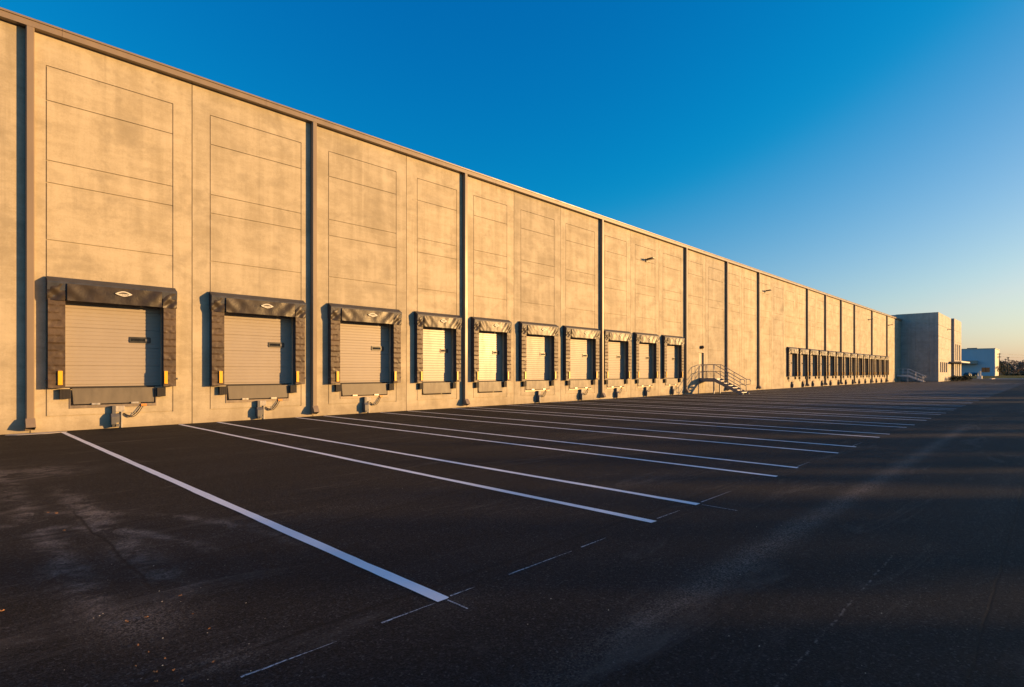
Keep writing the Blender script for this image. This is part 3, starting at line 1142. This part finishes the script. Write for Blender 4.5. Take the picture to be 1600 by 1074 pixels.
OH = 12.02
wins = [(123.5, 124.9), (126.0, 127.4), (128.4, 129.9), (130.9, 132.5)]
fb = front_wall(0, TX - OX - .001, 0, OH, [(l - OX, r_ - OX, 1.64, 3.45) for l, r_ in wins], [4.2, 8.4, 13.0], [3.9, 5.9, 7.9, 9.9])
fb.build('front_wall', M['office'], ob)
sb = front_wall(0.0, 6.30, 0, OH, [], [.5, 2.4, 3.1, 5.0, 5.7], [1.9, 3.9, 5.4, 6.9, 8.6, 10.2])
o = sb.build('side_wall', M['office'], ob)
o.rotation_euler = (0, 0, -math.pi / 2)
o.location = (0, 6.30, 0)
b = MB()
b.box(.4, 49.4, 6.31, 35, 10.9, OH)
b.box(.01, .39, 5.44, 35, 11.2, OH)
b.build('upper_volume', M['office'], ob)
b = MB()
b.box(.012, TX - OX - .002, .02, 6.2, OH + .002, OH + .05)
b.build('coping', M['taupe'], ob)
for l, r_ in wins:
    b = MB()
    b.box(l - OX + .004, r_ - OX - .004, .22, .26, 1.645, 3.445)
    w_ = b.build('window', M['glass'], ob)
    b = MB()
    b.box(l - OX + .004, l - OX + .07, .16, .215, 1.645, 3.445)
    b.box(r_ - OX - .07, r_ - OX - .004, .16, .215, 1.645, 3.445)
    b.box(l - OX + .071, r_ - OX - .071, .16, .215, 1.645, 1.71)
    b.box(l - OX + .071, r_ - OX - .071, .16, .215, 3.38, 3.445)
    b.build('frame', M['bronze'], w_)
TH_ = 12.1
tx0, tx1, ty = TX - OX, TX1 - OX, TY - OY
holes = []
for l, r_ in ((140.1, 141.4), (143.0, 144.4), (146.1, 147.8)):
    holes += [(l - OX, r_ - OX, .55, 3.45), (l - OX, r_ - OX, 4.0, 7.2)]
tb = front_wall(tx0, tx1, ty, TH_, holes, [], [7.6, 9.8])
tb.face([(tx0, ty, -.06), (tx0, ty, TH_), (tx0, ty + 6.6, TH_), (tx0, ty + 6.6, -.06)])
tb.face([(tx1, ty, -.06), (tx1, ty, TH_), (tx1, ty + 30, TH_), (tx1, ty + 30, -.06)])
tb.face([(tx0, ty, TH_), (tx1, ty, TH_), (tx1, ty + 30, TH_), (tx0, ty + 6.6, TH_)])
tb.build('entrance_tower', M['office'], ob)
for l, r_, lo, hi in holes:
    b = MB()
    b.box(l + .005, r_ - .005, ty + .22, ty + .26, lo + .005, hi - .005)
    w_ = b.build('window', M['glass'], ob)
    b = MB()
    for q in range(1, 3):
        zz = lo + (hi - lo) * q / 3
        b.box(l + .006, r_ - .006, ty + .17, ty + .215, zz - .04, zz + .04)
    b.build('frame', M['winframe'], w_)
b = MB()
b.box(tx0 - 3.3, tx1 + .2, ty - 1.3, ty - .02, 3.50, 3.70)
b.box(tx0 - 3.3, tx0 - .02, ty - .019, -.02, 3.50, 3.70)
cp = b.build('canopy', M['canopy'], ob)
b = MB()
b.box(tx0 - 3.3, tx1 + .2, ty - 1.38, ty - 1.305, 3.52, 3.78)
b.build('canopy_edge', M['winframe'], cp)

# ------------------------------------------------------------------ pale factory beyond, with its parts
FX, FY = 315.6, 18.5
fac = empty('factory', (FX, FY, .1), 'pale flat roofed factory beyond the lawn, bluish shaded side and one sunlit end', 'factory')
b = MB()
FHT = 11.6
b.box(0, .4, 0, 70, 0, FHT)
b.build('shaded_wall', M['shade_clad'], fac)
b = MB()
b.box(.401, 26, 0.0, .4, 0, FHT - .05)
b.box(25.6, 26, .401, 70, 0, FHT - .05)
b.build('end_wall', M['pale_clad'], fac)
b = MB()
b.box(-.15, 26.15, -.15, 70, FHT + .002, FHT + .24)
b.build('roof_edge', M['pale_clad'], fac)
b = MB()
b.box(2, 5, 6, 9.5, FHT + .245, FHT + .62)
b.build('roof_unit', M['hook'], fac)
b = MB()
b.box(-.06, -.003, 1.7, 4.4, 1.6, 3.6)
w_ = b.build('window', M['glass'], fac)
b = MB()
b.box(-.12, -.065, 2.95, 3.1, 1.6, 3.6)
b.build('frame', M['bronze'], w_)
b = MB()
b.box(-2.6, -.004, 5.6, 30, 5.2, 6.6)
b.build('awning', M['canopy'], fac)
b = MB()
b.box(-.05, -.003, 12, 30, .4, 5.0)
b.build('window_band', M['glass'], fac)


# ------------------------------------------------------------------ trees, shrubs
def leaf_cloud(b, centres, n, size, rnd):
    for k in range(n):
        c, r = centres[rnd.randrange(len(centres))]
        while True:
            v = Vector((rnd.uniform(-1, 1), rnd.uniform(-1, 1), rnd.uniform(-1, 1)))
            if v.length < 1:
                break
        p = Vector(c) + Vector((v.x * r[0], v.y * r[1], v.z * r[2]))
        a = Vector((rnd.uniform(-1, 1), rnd.uniform(-1, 1), rnd.uniform(-.6, .6))).normalized()
        t = a.cross(Vector((rnd.uniform(-1, 1), rnd.uniform(-1, 1), 1))).normalized()
        s = size * rnd.uniform(.5, 1.3)
        b.face([p - a * s, p + t * s * .6, p + a * s, p - t * s * .6])


def tree(x, y, h, w, leaf, label, group, rnd, base=.08, dens=420, size=.35):
    root = empty('tree', (x, y, base), label, 'tree', group)
    tb_ = MB()
    hb = h * rnd.uniform(.22, .32)
    tb_.tube([(0, 0, -.05), (rnd.uniform(-.1, .1), rnd.uniform(-.1, .1), hb), (rnd.uniform(-.3, .3), rnd.uniform(-.3, .3), h * .82)], [h * .022, h * .017, h * .006], 7)
    cen = []
    for q in range(9):
        a = rnd.uniform(0, 6.28)
        z = h * rnd.uniform(.16, .82)
        rr = w * rnd.uniform(.15, .40) * (1 - abs(z / h - .55))
        px_, py_ = math.cos(a) * rr * 1.4, math.sin(a) * rr * 1.4
        tb_.tube([(0, 0, z * .62), (px_ * .6, py_ * .6, z * .84), (px_, py_, z)], [h * .010, h * .007, h * .003], 5)
        cen.append(((px_, py_, z), (w * rnd.uniform(.17, .27), w * rnd.uniform(.17, .27), h * rnd.uniform(.09, .15))))
    cen.append(((0, 0, h * .88), (w * .16, w * .16, h * .12)))
    tb_.build('trunk', M['bark'], root, fix=False)
    cb = MB()
    leaf_cloud(cb, cen, dens, size, rnd)
    cb.build('crown', M[leaf], root, fix=False)
    return root


def at(px, Z):
    """yard position of a point seen at column px at depth Z"""
    X = (px - 800) / 881 * Z
    return (math.sin(TH) * X + math.cos(TH) * Z, -math.cos(TH) * X + math.sin(TH) * Z)


rt = random.Random(21)
px = 1556
i = 0
while px < 1760:
    Z = rt.uniform(330, 400)
    x, y = at(px, Z)
    h = rt.uniform(7.4, 10.2)
    tree(x, y, h, h * rt.uniform(.8, 1.1), rt.choice(['leaf_brown', 'leaf_brown', 'leaf_green']), 'brownish late autumn tree in the row beyond the lawn by the poles', 'row of trees on the horizon', rt, dens=640, size=.42)
    px += rt.uniform(3.6, 6.4)
    i += 1
x, y = at(1565.5, 240)
tree(x, y, 5.6, 3.6, 'leaf_gold', 'small golden tree in front of the sunlit end of the factory', None, rt, dens=500, size=.22)

rs_ = random.Random(5)
for i in range(9):
    x = 131.0 + i * 2.1
    y = 13.35 + rs_.uniform(-.12, .12) - (.5 if x > 136 else 0)
    b = MB()
    cen = [((rs_.uniform(-.35, .35), rs_.uniform(-.35, .35), rs_.uniform(.3, .75)), (.5, .5, .35)) for _ in range(6)]
    root = empty('shrub', (x, y, 0.0), 'low dark evergreen shrub in the bed before the office entrance', 'shrub', 'shrubs before the office entrance')
    leaf_cloud(b, cen, 260, .13, rs_)
    b.build('foliage', M['shrub'], root, fix=False)
    b = MB()
    for q in range(4):
        b.tube([(0, 0, 0), (rs_.uniform(-.3, .3), rs_.uniform(-.3, .3), .55)], [.03, .012], 5)
    b.build('stem', M['bark'], root, fix=False)
hb_ = MB()
hx, hy = at(1585, 300)
rh = random.Random(3)
cen = []
for i in range(44):
    x, y = at(1572 + i * 3.2, 270 + rh.uniform(-3, 3))
    cen.append(((x, y, .55), (1.3, 1.3, .55)))
leaf_cloud(hb_, cen, 5200, .26, rh)
tag(hb_.build('hedge', M['shrub'], fix=False), 'low dark clipped hedge running along the far edge of the lawn', 'hedge')


# ------------------------------------------------------------------ utility poles and wires
def utility_pole(px, Z, h, label, arms):
    x, y = at(px, Z)
    root = empty('utility_pole', (x, y, .08), label, 'utility pole', 'utility poles beyond the lawn')
    b = MB()
    b.tube([(0, 0, -.1), (0, 0, h)], [.20, .13], 8)
    b.build('pole', M['pole'], root)
    for q in range(arms):
        b = MB()
        z = h - .5 - 1.3 * q
        b.box(-.9, .9, -.07, .07, z, z + .16)
        for xx in (-.8, -.3, .3, .8):
            b.box(xx - .05, xx + .05, -.05, .05, z + .165, z + .38)
        b.build('cross_arm', M['pole'], root).rotation_euler = (0, 0, math.radians(40))
    return x, y


p1 = utility_pole(1561.3, 250, 10.0, 'tallest dark utility pole, against the sunlit end of the factory', 2)
p2 = utility_pole(1571.3, 300, 8.8, 'slim utility pole between the factory end and the twin poles', 1)
p3 = utility_pole(1575.2, 305, 9.9, 'utility pole with wide cross arms, furthest from the factory', 2)
b = MB()
b.tube([(p3[0] + .2, p3[1], 9.0), (p3[0] + .2, p3[1], 9.6)], .34, 8)
tag(b.build('transformer', M['hook']), 'grey drum transformer hanging on the furthest utility pole', 'transformer')
for z_, dz in ((9.6, 0), (8.3, .2)):
    a, e = Vector((p1[0], p1[1], z_ + .3)), Vector((*at(1720, 290), z_ + .2))
    path = []
    for s in range(17):
        t = s / 16
        q = a.lerp(e, t)
        q.z -= 1.1 * 4 * t * (1 - t) * .5
        path.append(q)
    b = MB()
    b.tube(path, .035, 4)
    tag(b.build('wire', M['cable'], fix=False), '%s thin black overhead wire running from the tallest utility pole' % ('upper' if dz == 0 else 'lower'), 'wire', 'overhead wires')

# ------------------------------------------------------------------ sign pillar and cars
gp = empty('gate_pillar', (186.6, 13.9, 0.0), 'cream pillar with stepped foot at the end of the kerb', 'pillar')
b = MB()
b.box(-.7, .7, -.45, .45, -.05, .75)
b.build('plinth', M['cream'], gp)
b = MB()
b.box(-.32, .12, -.22, .22, .751, 2.0)
b.build('shaft', M['cream'], gp)


def car(x, y, rz, body, label):
    root = empty('parked_car', (x, y, .1), label, 'car', 'cars parked before the factory')
    root.rotation_euler = (0, 0, rz)
    b = MB()
    prof = [(-2.2, .32), (2.2, .32), (2.25, .62), (2.12, .84), (1.15, .96), (.55, 1.42), (-1.05, 1.46), (-1.85, 1.02), (-2.22, .92), (-2.27, .6)]
    n = len(prof)
    half = [.86 if z < 1.1 else .66 for _, z in prof]
    L = [(px_, -h_, z) for (px_, z), h_ in zip(prof, half)]
    Rr = [(px_, h_, z) for (px_, z), h_ in zip(prof, half)]
    for k in range(n):
        k2 = (k + 1) % n
        b.face([L[k], L[k2], Rr[k2], Rr[k]])
    b.face(list(reversed(L)))
    b.face(Rr)
    bd = b.build('body', body, root)
    b = MB()
    for s in (-1, 1):
        b.face([(1.0, s * .80, 1.0), (.5, s * .70, 1.36), (-1.0, s * .70, 1.40), (-1.65, s * .80, 1.02)])
    b.face([(1.18, -.72, .985), (1.18, .72, .985), (.61, .58, 1.40), (.61, -.58, 1.40)])
    b.face([(-1.12, -.58, 1.45), (-1.12, .58, 1.45), (-1.86, .72, 1.06), (-1.86, -.72, 1.06)])
    b.build('windows', M['glass'], root)
    for xx in (-1.35, 1.4):
        for s in (-1, 1):
            b = MB()
            b.tube([(xx, s * .72, .32), (xx, s * .90, .32)], .33, 14)
            w_ = b.build('wheel', M['tyre'], root)
            b = MB()
            b.tube([(xx, s * .901, .32), (xx, s * .915, .32)], .19, 10)
            b.build('rim', M['steel'], w_)
    for s in (-.6, .6):
        b = MB()
        b.box(2.16, 2.24, s - .18, s + .18, .66, .80)
        b.build('headlight', M['lens'], root)
    return root


for px_, Z, a, m_, lab in ((1512, 232, .2, 'car_dark', 'dark car parked before the pale factory, first of three'),
                           (1519, 238, .25, 'car_white', 'white car parked between two dark cars before the pale factory'),
                           (1525.5, 236, .2, 'car_dark', 'dark car parked before the pale factory, next to the pillar')):
    x, y = at(px_, Z)
    car(x, y, a + math.radians(-20), M[m_], lab)

# ------------------------------------------------------------------ dry leaves and pale chips on the asphalt


def gpt(px, py):
    Z = 881 * CAM_H / (py - 582)
    return at(px, Z)


rl = random.Random(11)
litter = [(229, 966, .05), (198, 973, .06), (282, 932, .045), (216, 1010, .03), (212, 1043, .03), (243, 1052, .05), (271, 1049, .04), (244, 1067, .035),
          (285, 1066, .04), (333, 1036, .035), (232, 1021, .025), (2, 956, .06), (258, 1031, .02), (75, 802, .06), (88, 803, .05), (327, 984, .03), (301, 961, .02), (100, 830, .05)]
for i, (qx, qy, s) in enumerate(litter):
    x, y = gpt(qx, qy)
    b = MB()
    a = rl.uniform(0, 6.28)
    pts = []
    for t in range(10):
        w_ = 2 * math.pi * t / 10
        rr = (s * .24 * (1 + .25 * math.cos(3 * w_)))
        lx, ly = math.cos(w_) * rr, math.sin(w_) * rr * .45
        pts.append((lx * math.cos(a) - ly * math.sin(a), lx * math.sin(a) + ly * math.cos(a), .004 + .25 * abs(lx) * rl.uniform(.5, 1) + (.006 if t % 2 else 0)))
    b.prism(pts, (0, 0, .002))
    tag(b.build('dry_leaf', M['dry_leaf'], loc=(x, y, 0)), 'curled orange brown dry leaf lying on the dark asphalt', 'leaf', 'dry leaves on the asphalt')
for i in range(34):
    if i < 20:
        qx, qy = rl.uniform(90, 420), rl.uniform(880, 1072)
    else:
        qx, qy = rl.uniform(420, 1590), rl.uniform(760, 1070)
    x, y = gpt(qx, qy)
    b = MB()
    s = rl.uniform(.0022, .0045)
    pts = [(s * math.cos(t * 1.257 + i), s * .8 * math.sin(t * 1.257 + i), 0.001) for t in range(5)]
    b.prism(pts, (s * .2, 0, s * .8))
    tag(b.build('stone_chip', M['grit'], loc=(x, y, 0)), 'tiny pale stone chip lying loose on the dark asphalt', 'stone chip', 'stone chips on the asphalt')

# ------------------------------------------------------------------ unseen tree row added out of frame to cast low sun shade over the asphalt
rw = random.Random(17)
b = MB()
cen = []
x = 18.0
while x < 270:
    h = 9.1 + 0.9 * noise.noise(Vector((x * .11, 2, 5))) + rw.uniform(-.6, .6)
    w = rw.uniform(1.7, 2.6)
    y = -46 + rw.uniform(-1.5, 1.5)
    for q in range(5):
        zz = h * (q + .5) / 5
        cen.append(((x + rw.uniform(-.4, .4), y, zz), (w * (1.1 - .12 * q), 1.6, h * .13)))
    x += rw.uniform(2.2, 3.6)
leaf_cloud(b, cen, 21000, .66, rw)
leaf_cloud(b, [q for q in cen if q[0][2] < 7.2], 13000, .72, rw)
tag(b.build('shade_treeline', M['leaf_green'], fix=False), kind='stuff')
